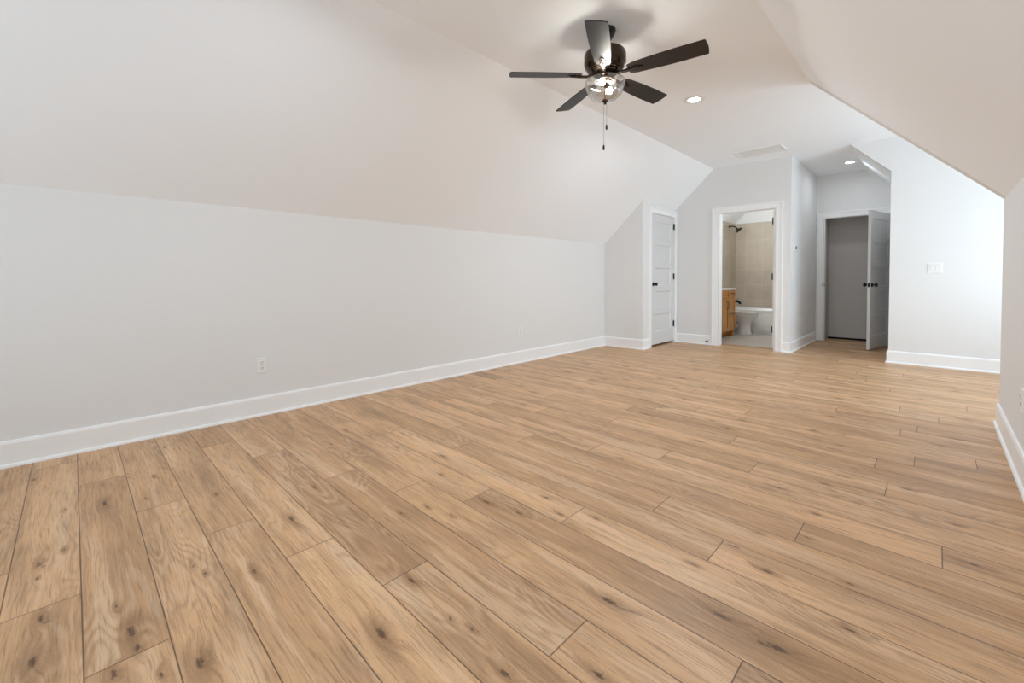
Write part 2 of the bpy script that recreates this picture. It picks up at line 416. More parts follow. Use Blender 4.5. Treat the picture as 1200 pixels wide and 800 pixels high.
def build_floor():
    bm = BM(); uvl = bm.loops.layers.uv.new('plank'); sd = bm.verts.layers.float_vector.new('seed')
    rnd = random.Random(21)
    k0 = int(math.floor((YR - 0.1) / 0.18)); k1 = int(math.ceil(9.25 / 0.18))
    for k in range(k0, k1):
        y0, y1 = 0.18 * k, 0.18 * (k + 1)
        s0 = SEAM.get(k, rnd.uniform(-2.5, -0.6))
        if y1 <= YD + 0.02 and not (-1.8 < y1 < 0.91): xa, xb = XL - 0.03, XW + 0.03
        elif y1 <= 7.03: xa, xb = XL - 0.03, XD + 0.03
        elif y1 <= 7.21: xa, xb = -2.42, XO + 0.02
        else: xa, xb = XB - 0.02, XO + 0.02
        if y1 > 9.2: y1 = 9.17
        n = int(math.floor((xa - s0) / PL))
        x = s0 + n * PL
        while x < xb - 1e-4:
            a, b_ = max(x, xa), min(x + PL, xb)
            idx = round((x - s0) / PL)  # plank to the right of the listed seam is 1
            key = (k, idx + 1)
            key = (k, idx + 1 if idx >= 0 else idx + 1)
            t = TONE.get((k, idx + 1), rnd.uniform(0.35, 0.82))
            seed = rnd.random()
            vs = [bm.verts.new((px, py, 0)) for px, py in ((a, y0), (b_, y0), (b_, y1), (a, y1))]
            for v_ in vs: v_[sd] = Vector((seed, t, PL))
            f = bm.faces.new(vs)
            for lp in f.loops:
                lp[uvl].uv = (lp.vert.co.x - x, lp.vert.co.y - 0.18 * k)
            x += PL
    return struct('floor', bm, M_floor)
build_floor()

bm = BM(); add_box(bm, -3.2, -1.5, 7.205, 9.95, -0.05, 0.004)
struct('floor_bathroom', bm, M_floortile)
bm = BM(); add_prism(bm, [(7.18, 0), (7.23, 0), (7.22, 0.009), (7.19, 0.009)], 'x', -2.41, -1.645)
struct('trim_threshold', bm, simple('oak_threshold', (0.36, 0.22, 0.125), 0.4))

# ------------------------------------------------------------------ walls and ceiling
T = 0.12
bm = BM(); add_box(bm, XL - T, XL, YR - T, YC + 0.1, -0.05, ZK + 0.02); struct('wall_left', bm, M_wall)
def slope_z(x): return ZC if XF <= x <= XR_ else (ZK + (x - XL) * SL if x < XF else ZC - (x - XR_) * (ZC - ZK) / (XW - XR_))
# closet box: front wall and the wall that holds the closet door
bm = BM(); add_prism(bm, [(XL, -0.02), (XC, -0.02), (XC, slope_z(XC)), (XL, ZK)], 'y', YC, YC + 0.11); struct('wall_closet_front', bm, M_wall)
CD0, CD1, CDZ = 6.145, 6.955, 2.055
bm = BM()
add_prism(bm, [(YC + 0.11, -0.02), (CD0, -0.02), (CD0, CDZ), (CD1, CDZ), (CD1, -0.02), (YB, -0.02), (YB, slope_z(XC)), (YC + 0.11, slope_z(XC))], 'x', XC - 0.11, XC)
struct('wall_closet_side', bm, M_wall)
bm = BM(); add_box(bm, XC - 0.8, XC - 0.45, 6.0, 7.0, 0, 1.5); struct('wall_closet_inside', bm, M_wall)
# far wall with the bathroom doorway
BD0, BD1, BDZ = -2.412, -1.641, 2.055
bm = BM()
add_prism(bm, [(XL, -0.02), (BD0, -0.02), (BD0, BDZ), (BD1, BDZ), (BD1, -0.02), (XB, -0.02), (XB, ZC), (XF, ZC), (XL, ZK)], 'y', YB, YB + T)
struct('wall_far', bm, M_wall)
bm = BM(); add_prism(bm, [(XO, -0.02), (XD + T, -0.02), (XD + T, ZC), (XR_, ZC), (XO, ZO)], 'y', YB, YB + T); struct('wall_dormer_far', bm, M_wall)
# hall
bm = BM(); add_box(bm, XB - 0.1, XB, YB + T, YH + T, -0.02, ZC); struct('wall_hall_left', bm, M_wall)
bm = BM(); add_box(bm, XO, XO + 0.1, YB + T, YH + T, -0.02, ZO + 0.03); struct('wall_hall_right', bm, M_wall)
HD0, HD1, HDZ = -1.345, -0.500, 2.045
bm = BM()
add_prism(bm, [(XB, -0.02), (HD0, -0.02), (HD0, HDZ), (HD1, HDZ), (HD1, -0.02), (XO, -0.02), (XO, ZO), (XR_, ZC), (XB, ZC)], 'y', YH, YH + T)
struct('wall_hall_back', bm, M_wall)
M_shaft = simple('shaded_shaft_grey', (0.50, 0.475, 0.45), 0.7, spec=0.2)  # greyer than the walls: the unlit landing's shade is put into the colour
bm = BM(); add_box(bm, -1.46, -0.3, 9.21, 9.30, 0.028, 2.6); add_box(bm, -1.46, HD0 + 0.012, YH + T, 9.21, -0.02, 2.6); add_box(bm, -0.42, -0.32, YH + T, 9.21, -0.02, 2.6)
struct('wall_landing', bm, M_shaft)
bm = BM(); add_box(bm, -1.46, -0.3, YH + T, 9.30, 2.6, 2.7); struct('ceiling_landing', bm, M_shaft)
bm = BM(); add_box(bm, -1.46, -0.3, 9.17, 9.45, -0.30, -0.02); add_box(bm, -1.46, -0.3, 9.32, 9.42, -0.3, 0.5); struct('wall_gap_shade_backing', bm, M_gap_shade)  # near-black boxes put the shade of the gap into the colour
# right knee wall and the two dormers (one beyond the knee wall, one unseen beside the camera, added for its light)
YD2, YE2 = 0.75, -1.75
bm = BM(); add_box(bm, XW, XW + T, YR - T, YE2 - T, -0.05, ZK + 0.02); add_box(bm, XW, XW + T, YD2 + T, YD - T, -0.05, ZK + 0.02); struct('wall_right', bm, M_wall)
CHEEK = [(XW, -0.05), (XD + T, -0.05), (XD + T, ZC), (XR_, ZC), (XW, ZK)]
bm = BM(); add_prism(bm, CHEEK, 'y', YD - T, YD); struct('wall_dormer_near', bm, M_wall)
W0, W1, WZ0, WZ1 = 5.02, 6.58, 0.80, 2.35
bm = BM()
for a in ((YD - T, W0, -0.05, ZC), (W1, YB + T, -0.05, ZC), (W0, W1, -0.05, WZ0), (W0, W1, WZ1, ZC)): add_box(bm, XD, XD + T, *a)
struct('wall_dormer_front', bm, M_wall)
bm = BM(); add_prism(bm, CHEEK, 'y', YD2, YD2 + T); add_prism(bm, CHEEK, 'y', YE2 - T, YE2); struct('wall_added_dormer_cheeks', bm, M_wall)
W2, W3 = -1.28, 0.28
bm = BM()
for a in ((YE2 - T, W2, -0.05, ZC), (W3, YD2 + T, -0.05, ZC), (W2, W3, -0.05, WZ0), (W2, W3, WZ1, ZC)): add_box(bm, XD, XD + T, *a)
struct('wall_added_dormer_front', bm, M_wall)
# gable wall behind the camera with a pair of unseen windows added for light
G0, G1, GZ0, GZ1 = -3.0, -0.4, 0.75, 2.15
bm = BM()
add_prism(bm, [(XL - T, -0.05), (G0, -0.05), (G0, GZ1), (G1, GZ1), (G1, -0.05), (XW + T, -0.05), (XW + T, ZK), (XR_, ZC + 0.05), (XF, ZC + 0.05), (XL - T, ZK)], 'y', YR - T, YR)
add_box(bm, G0, G1, YR - T, YR, -0.05, GZ0)
add_box(bm, -1.78, -1.62, YR - T, YR, GZ0, GZ1)
struct('wall_rear', bm, M_wall)
# ceiling: two slopes and the flat in one shell
bm = BM()
def slab(p, q, y0, y1, t=0.1):
    d = (Vector(q) - Vector(p)).normalized(); nn = Vector((-d.y, d.x))
    if nn.y < 0: nn = -nn
    add_prism(bm, [p, q, tuple(Vector(q) + nn * t), tuple(Vector(p) + nn * t)], 'y', y0, y1)
slab((XL - T, ZK - T * SL), (XF, ZC), YR - T, 9.95)
add_box(bm, XF, XR_, YR - T, 9.95, ZC, ZC + 0.1)
add_box(bm, XR_, XD + T, YD - T, YB + T, ZC, ZC + 0.1)
sr = (ZC - ZK) / (XW - XR_)
slab((XR_, ZC), (XW + T, ZK - T * sr), YR - T, YE2 - T)
slab((XR_, ZC), (XW + T, ZK - T * sr), YD2 + T, YD - T)
add_box(bm, XR_, XD + T, YE2 - T, YD2 + T, ZC, ZC + 0.1)
slab((XR_, ZC), (XO + 0.1, ZC - (XO + 0.1 - XR_) * sr), YB + T, YH + T)
struct('ceiling', bm, M_ceil)

# ------------------------------------------------------------------ baseboards (board with eased top and shoe moulding)
BASE = [(0, 0), (0.028, 0), (0.028, 0.006), (0.024, 0.015), (0.015, 0.019), (0.015, 0.132), (0.010, 0.146), (0, 0.148)]
def baseboard(name, path, side):
    bm = BM(); add_sweep(bm, path, BASE, side); return struct(name, bm, M_trim)
baseboard('baseboard_left', [(XL, YR), (XL, YC), (XC, YC), (XC, CD0 - 0.082)], -1)
baseboard('baseboard_far', [(XC + 0.02, YB), (BD0 - 0.092, YB)], -1)
baseboard('baseboard_hall', [(BD1 + 0.092, YB), (XB, YB), (XB, YH - 0.018)], -1)
baseboard('baseboard_dormer', [(XO, YB + 0.6), (XO, YB), (XD, YB), (XD, YD), (XW, YD), (XW, YD2), (XD, YD2), (XD, YE2), (XW, YE2), (XW, YR)], -1)
baseboard('baseboard_rear', [(XL, YR), (XW, YR)], 1)

# ------------------------------------------------------------------ doors
def casing_bm(o0, o1, z, face, axis, sgn, w0=0.09, w1=0.09, foot=0.0):
    """flat casing with a raised outer band around an opening; face = wall plane, sgn = direction into the room"""
    bm = BM()
    def slab_(a0, a1, z0, z1, t0, t1):
        lo, hi = sorted((face + sgn * t0, face + sgn * t1))
        if axis == 'x': add_box(bm, lo, hi, a0, a1, z0, z1, 0.002)
        else: add_box(bm, a0, a1, lo, hi, z0, z1, 0.002)
    e = 0.006
    slab_(o0 - w0, o0 - e, foot, z + 0.09, 0, 0.016)
    slab_(o1 + e, o1 + w1, foot, z + 0.09, 0, 0.016)
    slab_(o0 - e, o1 + e, z + e, z + 0.09, 0, 0.016)
    slab_(o0 - w0 - 0.004, o0 - w0 + 0.016, foot, z + 0.094, 0, 0.024)
    slab_(o1 + w1 - 0.016, o1 + w1 + 0.004, foot, z + 0.094, 0, 0.024)
    slab_(o0 - w0 + 0.016, o1 + w1 - 0.016, z + 0.074, z + 0.094, 0, 0.024)
    return bm
def jamb_bm(o0, o1, z, f0, f1, axis):
    bm = BM(); t = 0.014
    for a in ((o0 - 0.002, o0 + t, 0, z), (o1 - t, o1 + 0.002, 0, z), (o0 + t, o1 - t, z - t, z)):
        if axis == 'x': add_box(bm, f0, f1, a[0], a[1], a[2], a[3])
        else: add_box(bm, a[0], a[1], f0, f1, a[2], a[3])
    return bm
def leaf_bm(W, Hh, Tt):
    """five-panel leaf; local x from hinge to latch, y thickness centred, z up"""
    bm = BM()
    st, r = 0.108, 0.085
    bot = 0.19; top = 0.108
    ph = (Hh - bot - top - 4 * r) / 5
    zs = []; z = bot
    for i in range(5): zs.append((z, z + ph)); z += ph + r
    rec, ins = 0.013, 0.016
    for s in (1, -1):
        y = s * Tt / 2; yi = s * (Tt / 2 - rec)
        def quad(p): 
            bm.faces.new([bm.verts.new(q) for q in p])
        quad([(0, y, 0), (st, y, 0), (st, y, Hh), (0, y, Hh)])
        quad([(W - st, y, 0), (W, y, 0), (W, y, Hh), (W - st, y, Hh)])
        zz = [0] + [q for p in zs for q in p] + [Hh]
        for i in range(0, len(zz), 2): quad([(st, y, zz[i]), (W - st, y, zz[i]), (W - st, y, zz[i + 1]), (st, y, zz[i + 1])])
        for a, b_ in zs:
            o_ = [(st, y, a), (W - st, y, a), (W - st, y, b_), (st, y, b_)]
            n_ = [(st + ins, yi, a + ins), (W - st - ins, yi, a + ins), (W - st - ins, yi, b_ - ins), (st + ins, yi, b_ - ins)]
            for i in range(4): quad([o_[i], o_[(i + 1) % 4], n_[(i + 1) % 4], n_[i]])
            quad(n_)
    h = Tt / 2
    for p in ([(0, -h, 0), (0, h, 0), (0, h, Hh), (0, -h, Hh)], [(W, -h, 0), (W, -h, Hh), (W, h, Hh), (W, h, 0)],
              [(0, -h, 0), (W, -h, 0), (W, h, 0), (0, h, 0)], [(0, -h, Hh), (0, h, Hh), (W, h, Hh), (W, -h, Hh)]):
        bm.faces.new([bm.verts.new(q) for q in p])
    bmesh.ops.remove_doubles(bm, verts=bm.verts[:], dist=1e-5)
    return bm
def knob_bm(x, z, Tt):
    bm = BM()
    for s in (1, -1):
        prof = [(0.031, 0.0), (0.031, 0.006), (0.014, 0.009), (0.011, 0.014), (0.011, 0.030), (0.020, 0.036), (0.0275, 0.046), (0.0275, 0.056), (0.021, 0.064), (0.002, 0.066)]
        rings = [[(x + r * math.cos(k * math.pi / 12), s * (Tt / 2 + d), z + r * math.sin(k * math.pi / 12)) for k in range(24)] for r, d in prof]
        add_loft(bm, rings)
    return bm
def hinge_bm(x, y, z):
    bm = BM()
    add_tube(bm, [(x, y, z - 0.045), (x, y, z + 0.045)], 0.0075, 12)
    add_tube(bm, [(x, y, z + 0.045), (x, y, z + 0.052)], 0.005, 10); add_tube(bm, [(x, y, z - 0.052), (x, y, z - 0.045)], 0.005, 10)
    add_box(bm, x - 0.002, x + 0.030, y - 0.0015, y + 0.0015, z - 0.045, z + 0.045)
    return bm
def door(name, W, Hh, hinge, ang, side, casings, jamb, knob=True, z0=0.012, Tt=0.035):
    """hinge point on the floor plan, ang = direction of the leaf, side = which leaf face carries the hinge knuckles"""
    root = struct_empty(name)
    for c in casings: part('casing', c, M_trim, root)
    part('jamb', jamb, M_trim, root)
    lf = part('door_leaf', leaf_bm(W, Hh, Tt), M_door, root)
    lf.location = (hinge[0], hinge[1], z0); lf.rotation_euler = (0, 0, ang)
    if knob:
        part('door_knob', knob_bm(W - 0.06, 0.93, Tt), M_black, lf, True)
        b = BM(); add_box(b, W - 0.0005, W + 0.0015, -0.0125, 0.0125, 0.90, 0.96); part('latch_plate', b, M_black, lf)
    for z in (0.28, 1.05, 1.86):
        part('hinge', hinge_bm(-0.003, side * (Tt / 2 + 0.006), z), M_black, lf, True)
    return root

# closed closet door: hinges on the right, opens into the room
d1 = door('door_1', CD1 - CD0 - 0.034, 2.005, (XC - 0.020, CD1 - 0.017), -math.pi / 2, 1,
          [casing_bm(CD0, CD1, CDZ - 0.014, XC, 'x', 1, 0.085, 0.055)], jamb_bm(CD0, CD1, CDZ, XC - 0.11, XC, 'x'), z0=0.032)
# bathroom door: swung fully into the bathroom beside the right jamb
d2 = door('door_2', BD1 - BD0 - 0.034, 2.00, (BD1 - 0.042, YB + T + 0.012), math.pi / 2, 1,
          [casing_bm(BD0, BD1, BDZ - 0.014, YB, 'y', -1, 0.09, 0.09)], jamb_bm(BD0, BD1, BDZ, YB, YB + T, 'y'), knob=True, z0=0.016)
# hall door: standing open into the hall
d3 = door('door_3', HD1 - HD0 - 0.034, 2.00, (HD1 - 0.018, YH - 0.022), math.radians(-102.0), -1,
          [casing_bm(HD0, HD1, HDZ - 0.014, YH, 'y', -1, 0.085, 0.080)], jamb_bm(HD0, HD1, HDZ, YH, YH + T, 'y'), z0=0.012)
b = BM(); add_box(b, HD0 + 0.0135, HD0 + 0.0155, YH + 0.012, YH + 0.040, 0.90, 0.97); part('strike_plate', b, M_black, d3)
b = BM(); add_box(b, HD0 - 0.012, HD0 + 0.002, YH - 0.0175, YH - 0.0155, 0.905, 0.965); part('strike_plate', b, M_black, d3)

# ------------------------------------------------------------------ windows (out of frame; all but the far dormer's are added for light)
def window(name, a0, a1, z0, z1, axis, f0, f1):
    root = struct_empty(name); bm = BM(); g = BM()
    def bx_(bm_, p0, p1, q0, q1, d0, d1):
        if axis == 'x': add_box(bm_, d0, d1, p0, p1, q0, q1)
        else: add_box(bm_, p0, p1, d0, d1, q0, q1)
    w = 0.05; mid = (z0 + z1) / 2
    bx_(bm, a0, a0 + w, z0, z1, f0, f1); bx_(bm, a1 - w, a1, z0, z1, f0, f1)
    bx_(bm, a0 + w, a1 - w, z0, z0 + w, f0, f1); bx_(bm, a0 + w, a1 - w, z1 - w, z1, f0, f1); bx_(bm, a0 + w, a1 - w, mid - 0.02, mid + 0.02, f0, f1)
    part('window_frame', bm, M_trim, root)
    c = (f0 + f1) / 2
    bx_(g, a0 + w, a1 - w, z0 + w, z1 - w, c - 0.003, c + 0.003); part('window_pane', g, M_pane, root)
    return root
window('window_1', W0, W1, WZ0, WZ1, 'x', XD + 0.03, XD + 0.09)
window('added_window_4', W2, W3, WZ0, WZ1, 'x', XD + 0.03, XD + 0.09)  # unseen window of the added second dormer
window('added_window_2', G0, -1.78, GZ0, GZ1, 'y', YR - 0.09, YR - 0.03)  # unseen gable window added to light the room
window('added_window_3', -1.62, G1, GZ0, GZ1, 'y', YR - 0.09, YR - 0.03)  # second of the added gable pair, also unseen

# ------------------------------------------------------------------ ceiling fan
FX, FY = -1.650, 2.605
fan = thing('ceiling_fan', 'black five-blade ceiling fan with a lit clear glass bowl and two pull chains', 'ceiling fan', (FX, FY, ZC))
def fz(z): return z - ZC
b = BM(); add_lathe(b, [(0.072, fz(ZC)), (0.072, fz(2.738)), (0.064, fz(2.715)), (0.048, fz(2.690)), (0.030, fz(2.675)), (0.018, fz(2.665))]); part('canopy', b, M_black, fan, True)
b = BM(); add_tube(b, [(0, 0, fz(2.67)), (0, 0, fz(2.60))], 0.0135, 20); add_lathe(b, [(0.022, fz(2.635)), (0.026, fz(2.63)), (0.026, fz(2.615)), (0.034, fz(2.60))]); part('downrod', b, M_black, fan, True)
b = BM()
add_lathe(b, [(0.032, fz(2.612)), (0.105, fz(2.606)), (0.134, fz(2.596)), (0.142, fz(2.580)), (0.142, fz(2.520)), (0.138, fz(2.505)), (0.126, fz(2.492)), (0.119, fz(2.486)),
              (0.121, fz(2.482)), (0.114, fz(2.477)), (0.106, fz(2.476)), (0.108, fz(2.472)), (0.100, fz(2.467)), (0.092, fz(2.467)), (0.094, fz(2.462)), (0.084, fz(2.457)), (0.072, fz(2.456)), (0.060, fz(2.452))])
part('motor_housing', b, M_bronze, fan, True)
b = BM(); add_lathe(b, [(0.062, fz(2.456)), (0.066, fz(2.446)), (0.066, fz(2.430)), (0.056, fz(2.422)), (0.050, fz(2.405)), (0.054, fz(2.400)), (0.046, fz(2.392))]); part('switch_housing', b, M_bronze, fan, True)
R_TIP, R_ROOT, ZB = 0.648, 0.165, 2.444
def blade_bm():
    bm = BM()
    ol = []
    n = 14
    def hw(t): return 0.050 + 0.0165 * math.sin(min(1, t * 1.15) * math.pi * 0.62)
    top = []; 
    for i in range(n + 1):
        t = i / n; x = R_ROOT + (R_TIP - R_ROOT) * t
        w = hw(t)
        if t < 0.06: w *= 0.80 + 0.20 * (t / 0.06)
        top.append((x, w))
    tip = [(R_TIP + 0.006, top[-1][1] - 0.006), (R_TIP + 0.011, 0.025), (R_TIP + 0.0125, 0), (R_TIP + 0.011, -0.025), (R_TIP + 0.006, -top[-1][1] + 0.006)]
    ol = top + tip + [(x, -w) for x, w in reversed(top)]
    add_prism(bm, ol, 'z', -0.003, 0.003)
    return bm
def arm_bm():
    bm = BM()
    # flat iron bar from the motor, widening into a pointed plate under the blade
    pts = [(0.060, 0.012), (0.105, 0.012), (0.150, 0.013), (0.185, 0.022), (0.215, 0.025), (0.245, 0.014), (0.262, 0.004)]
    ol = pts + [(x, -w) for x, w in reversed(pts)]
    add_prism(bm, ol, 'z', -0.0085, -0.0032)
    add_tube(bm, [(0.058, 0, 0.008), (0.090, 0, 0.0), (0.125, 0, -0.010), (0.165, 0, -0.011), (0.240, 0, -0.010)], [0.011, 0.010, 0.009, 0.008, 0.005], 10)
    for (x, y) in ((0.195, 0.014), (0.195, -0.014), (0.235, 0)): add_lathe(bm, [(0.005, -0.0085), (0.005, -0.0115), (0.003, -0.0125)], x, y, 10)
    return bm
bl0 = part('blade', blade_bm(), M_blade, fan); ar0 = part('blade_arm', arm_bm(), M_bronze, bl0, True)
for k in range(5):
    bl = bl0 if k == 0 else bl0.copy()
    if k:
        COL.objects.link(bl); bl.parent = fan
        ar = ar0.copy(); COL.objects.link(ar); ar.parent = bl
    bl.location = (0, 0, fz(ZB))
    bl.rotation_mode = 'XYZ'
    bl.rotation_euler = Euler((math.radians(-12), 0, math.radians(10.2 + 72 * k)), 'XYZ')
# glass bowl, bulbs and finial
def bowl_prof():
    return [(0.124, 2.403), (0.133, 2.398), (0.136, 2.390), (0.135, 2.380), (0.133, 2.368), (0.126, 2.340), (0.112, 2.312), (0.088, 2.289), (0.058, 2.275), (0.020, 2.270)]
b = BM()
outer = [(r, fz(z)) for r, z in bowl_prof()]
inner = [(max(r - 0.003, 0.001), z + (0.003 if z < fz(2.33) else 0)) for r, z in outer][1:]
add_loft(b, [circ(0, 0, z, r, n=56) for r, z in outer], False, False)
add_lathe(b, [(0.1285, fz(2.4035)), (0.1335, fz(2.4015)), (0.1345, fz(2.396)), (0.131, fz(2.3975)), (0.1285, fz(2.4035))], 0, 0, 56, False, False)
part('glass_bowl', b, M_glass, fan, True)
b = BM(); add_lathe(b, [(0.052, fz(2.412)), (0.066, fz(2.410)), (0.074, fz(2.405)), (0.075, fz(2.400)), (0.070, fz(2.398)), (0.05, fz(2.400))]); part('fitter_pan', b, M_bronze, fan, True)
b = BM(); add_tube(b, [(0, 0, fz(2.40)), (0, 0, fz(2.266))], 0.005, 10)
add_lathe(b, [(0.004, fz(2.282)), (0.022, fz(2.279)), (0.022, fz(2.272)), (0.014, fz(2.262)), (0.009, fz(2.256)), (0.010, fz(2.250)), (0.003, fz(2.246))]); part('finial', b, M_bronze, fan, True)
for (bx0, by0) in ((0.018, -0.058), (-0.010, 0.060)):
    d = Vector((bx0, by0, 0)).normalized()
    sk = BM(); base = Vector((0, 0, fz(2.395))) + d * 0.030; e0 = base + d * 0.012 + Vector((0, 0, -0.008))
    add_tube(sk, [base, e0, e0 + d * 0.006 + Vector((0, 0, -0.003))], [0.014, 0.018, 0.018], 16); part('lamp_socket', sk, M_bronze, fan, True)
    bu = BM(); ax = (d * 0.88 + Vector((0, 0, -0.47))).normalized()
    prof = [(0.008, 0.0), (0.010, 0.010), (0.017, 0.022), (0.022, 0.036), (0.020, 0.050), (0.012, 0.060), (0.003, 0.064)]
    tpts = [e0 + ax * t for r, t in prof]
    add_tube(bu, tpts, [r for r, t in prof], 16); part('light_bulb', bu, M_bulb, fan, True)
for (cx_, cy_, zb) in ((0.012, 0.002, 2.085), (-0.002, -0.012, 1.945)):
    c = BM(); z0 = fz(2.250)
    add_tube(c, [(cx_ * 0.6, cy_ * 0.6, z0 + 0.02), (cx_, cy_, z0 - 0.01), (cx_, cy_, fz(zb + 0.02))], 0.0016, 6)
    zz = fz(2.24)
    while zz > fz(zb + 0.02):
        add_lathe(c, [(0.0008, zz + 0.0022), (0.0024, zz), (0.0008, zz - 0.0022)], cx_, cy_, 6); zz -= 0.012
    ch = part('pull_chain', c, M_chrome, fan, True)
    f_ = BM(); add_lathe(f_, [(0.002, fz(zb + 0.024)), (0.0055, fz(zb + 0.018)), (0.0075, fz(zb + 0.006)), (0.0065, fz(zb - 0.010)), (0.002, fz(zb - 0.014))], cx_, cy_, 14)
    part('fob', f_, M_black, ch, True)

# ------------------------------------------------------------------ recessed lights and ceiling vent
def downlight(loc, label, power, spread=170):
    t = thing('recessed_light', label, 'recessed light', loc, 'recessed downlights in the ceiling')
    b_ = BM(); add_loft(b_, [circ(0, 0, 0, 0.096), circ(0, 0, -0.004, 0.095), circ(0, 0, -0.0065, 0.088), circ(0, 0, -0.0055, 0.056), circ(0, 0, -0.001, 0.052)], True, True)
    part('trim_ring', b_, M_plate, t, True)
    b_ = BM(); add_lathe(b_, [(0.051, -0.0012), (0.050, -0.0035), (0.040, -0.0045), (0.002, -0.005)]); part('lens', b_, M_led, t, True, 'glowing round lens')
    d = bpy.data.lights.new('downlight_lamp', 'AREA'); d.shape = 'DISK'; d.size = 0.12; d.energy = power; d.spread = math.radians(spread); d.color = (0.83, 0.93, 1.02)
    lo = bpy.data.objects.new('downlight_lamp', d); COL.objects.link(lo); lo.location = (loc[0], loc[1], loc[2] - 0.012)
    return t
downlight((-1.670, 4.190, ZC), 'lit round recessed light in the flat ceiling beyond the fan', POWER['down'])
downlight((-0.930, 8.060, ZC), 'lit round recessed light in the hall ceiling above the open door', POWER['downhall'])
downlight((-1.670, 0.850, ZC), 'added unseen recessed light in the flat ceiling on the near side of the fan', POWER['down'])  # extra downlight out of view, added to brighten the room
V0, V1, V2, V3 = -1.985, -1.425, 6.31, 6.70
vent = thing('ceiling_vent', 'white rectangular ribbed return air grille in the ceiling above the bathroom door', 'vent', ((V0 + V1) / 2, (V2 + V3) / 2, ZC))
hx, hy = (V1 - V0) / 2, (V3 - V2) / 2
b = BM()
for a in ((-hx, hx, -hy, -hy + 0.025), (-hx, hx, hy - 0.025, hy), (-hx, -hx + 0.025, -hy + 0.025, hy - 0.025), (hx - 0.025, hx, -hy + 0.025, hy - 0.025)): add_box(b, a[0], a[1], a[2], a[3], -0.012, 0, 0.002)
part('vent_frame', b, M_trim, vent)
b = BM(); add_box(b, -hx + 0.02, hx - 0.02, -hy + 0.02, hy - 0.02, -0.004, -0.001)
n = 26
for i in range(n):
    y = -hy + 0.03 + (2 * hy - 0.06) * (i + 0.5) / n
    add_prism(b, [(y - 0.005, -0.004), (y + 0.004, -0.004), (y + 0.003, -0.0058), (y - 0.002, -0.0062)], 'x', -hx + 0.025, hx - 0.025)
part('slats', b, M_vent, vent)

# ------------------------------------------------------------------ outlets, switches, thermostat, door stop
def wall_thing(name, label, cat, loc, normal, group=None):
    # local frame: x to the right seen from the room, y out of the wall, z up
    ang = math.atan2(normal[1], normal[0]) - math.pi / 2
    return thing(name, label, cat, loc, group, rot=(0, 0, ang))
def plate_bm(w, h): 
    bm = BM(); add_loft(bm, [[(sx * (w / 2 - i), y, sz * (h / 2 - i)) for sx, sz in ((-1, -1), (1, -1), (1, 1), (-1, 1))] for i, y in ((0, 0), (0, 0.003), (0.004, 0.0065))])
    return bm
def outlet(label, loc, normal):
    t = wall_thing('wall_outlet', label, 'outlet', loc, normal, 'duplex wall outlets')
    part('cover_plate', plate_bm(0.074, 0.12), M_plate, t)
    for z in (0.021, -0.021):
        b_ = BM(); add_tube(b_, [(0, 0.006, z), (0, 0.009, z)], 0.0165, 24); r = part('receptacle', b_, M_plate, t, True)
        b_ = BM()
        for x, hh in ((-0.0065, 0.009), (0.0065, 0.007)): add_box(b_, x - 0.0013, x + 0.0013, 0.0086, 0.0096, z + 0.002 - hh / 2, z + 0.002 + hh / 2 + 0.003)
        add_tube(b_, [(0, 0.0086, z - 0.009), (0, 0.0096, z - 0.009)], 0.0026, 10)
        part('slot', b_, M_slot, r)
    b_ = BM(); add_tube(b_, [(0, 0.006, 0), (0, 0.0078, 0)], 0.003, 10); part('screw', b_, M_chrome, t, True)
    return t
outlet('white duplex outlet low on the left knee wall, nearest the front', (XL, 1.014, 0.386), (1, 0, 0))
outlet('white duplex outlet low on the left knee wall, near the closet corner', (XL, 3.919, 0.383), (1, 0, 0))
outlet('white duplex outlet low on the short hall wall below the thermostat', (XB, 7.80, 0.41), (1, 0, 0))
outlet('white duplex outlet low on the right knee wall at the photo edge', (XW, 3.45, 0.40), (-1, 0, 0))
def switch(label, loc, normal, gangs):
    t = wall_thing('light_switch', label, 'light switch', loc, normal, 'white wall switches')
    w = 0.074 + 0.046 * (gangs - 1)
    part('cover_plate', plate_bm(w, 0.122), M_plate, t)
    for g in range(gangs):
        x = (g - (gangs - 1) / 2) * 0.046
        b_ = BM(); add_prism(b_, [(0.0055, -0.033), (0.0075, -0.033), (0.0105, 0.033), (0.0055, 0.033)], 'x', x - 0.0165, x + 0.0165); part('rocker', b_, M_plate, t)
        b_ = BM(); add_box(b_, x - 0.0185, x + 0.0185, 0.0050, 0.0068, -0.0357, 0.0357)
        part('rocker_gap', b_, M_gap, t)
    return t
switch('white two-rocker switch plate alone on the bright wall right of the hall', (-0.010, YB, 1.153), (0, -1, 0), 2)
switch('white two-rocker switch plate on the short hall wall under the thermostat', (XB, 7.285, 1.125), (1, 0, 0), 2)
switch('white single switch plate at the far end of the short hall wall', (XB, 8.56, 1.18), (1, 0, 0), 1)
t = wall_thing('thermostat', 'small white thermostat with dark display on the short hall wall', 'thermostat', (XB, 7.225, 1.47), (1, 0, 0))
b = BM(); add_box(b, -0.055, 0.055, 0, 0.022, -0.042, 0.042, 0.006); part('housing', b, M_plate, t, True)
b = BM(); add_box(b, -0.048, 0.012, 0.022, 0.0235, -0.018, 0.030, 0.0005); part('display', b, M_screen, t)
ds = wall_thing('door_stop', 'small black spring door stop on the baseboard left of the bathroom', 'door stop', (-2.565, YB - 0.016, 0.062), (0, -1, 0))
b = BM(); add_tube(b, [(0, 0, 0), (0, 0.006, 0)], 0.012, 16); add_tube(b, [(0, 0.005, 0), (0, 0.062, -0.004)], 0.005, 10)
for i in range(10): add_tube(b, [(0, 0.008 + i * 0.0054, -0.0003 * i), (0, 0.0105 + i * 0.0054, -0.0003 * i)], 0.0068, 10)
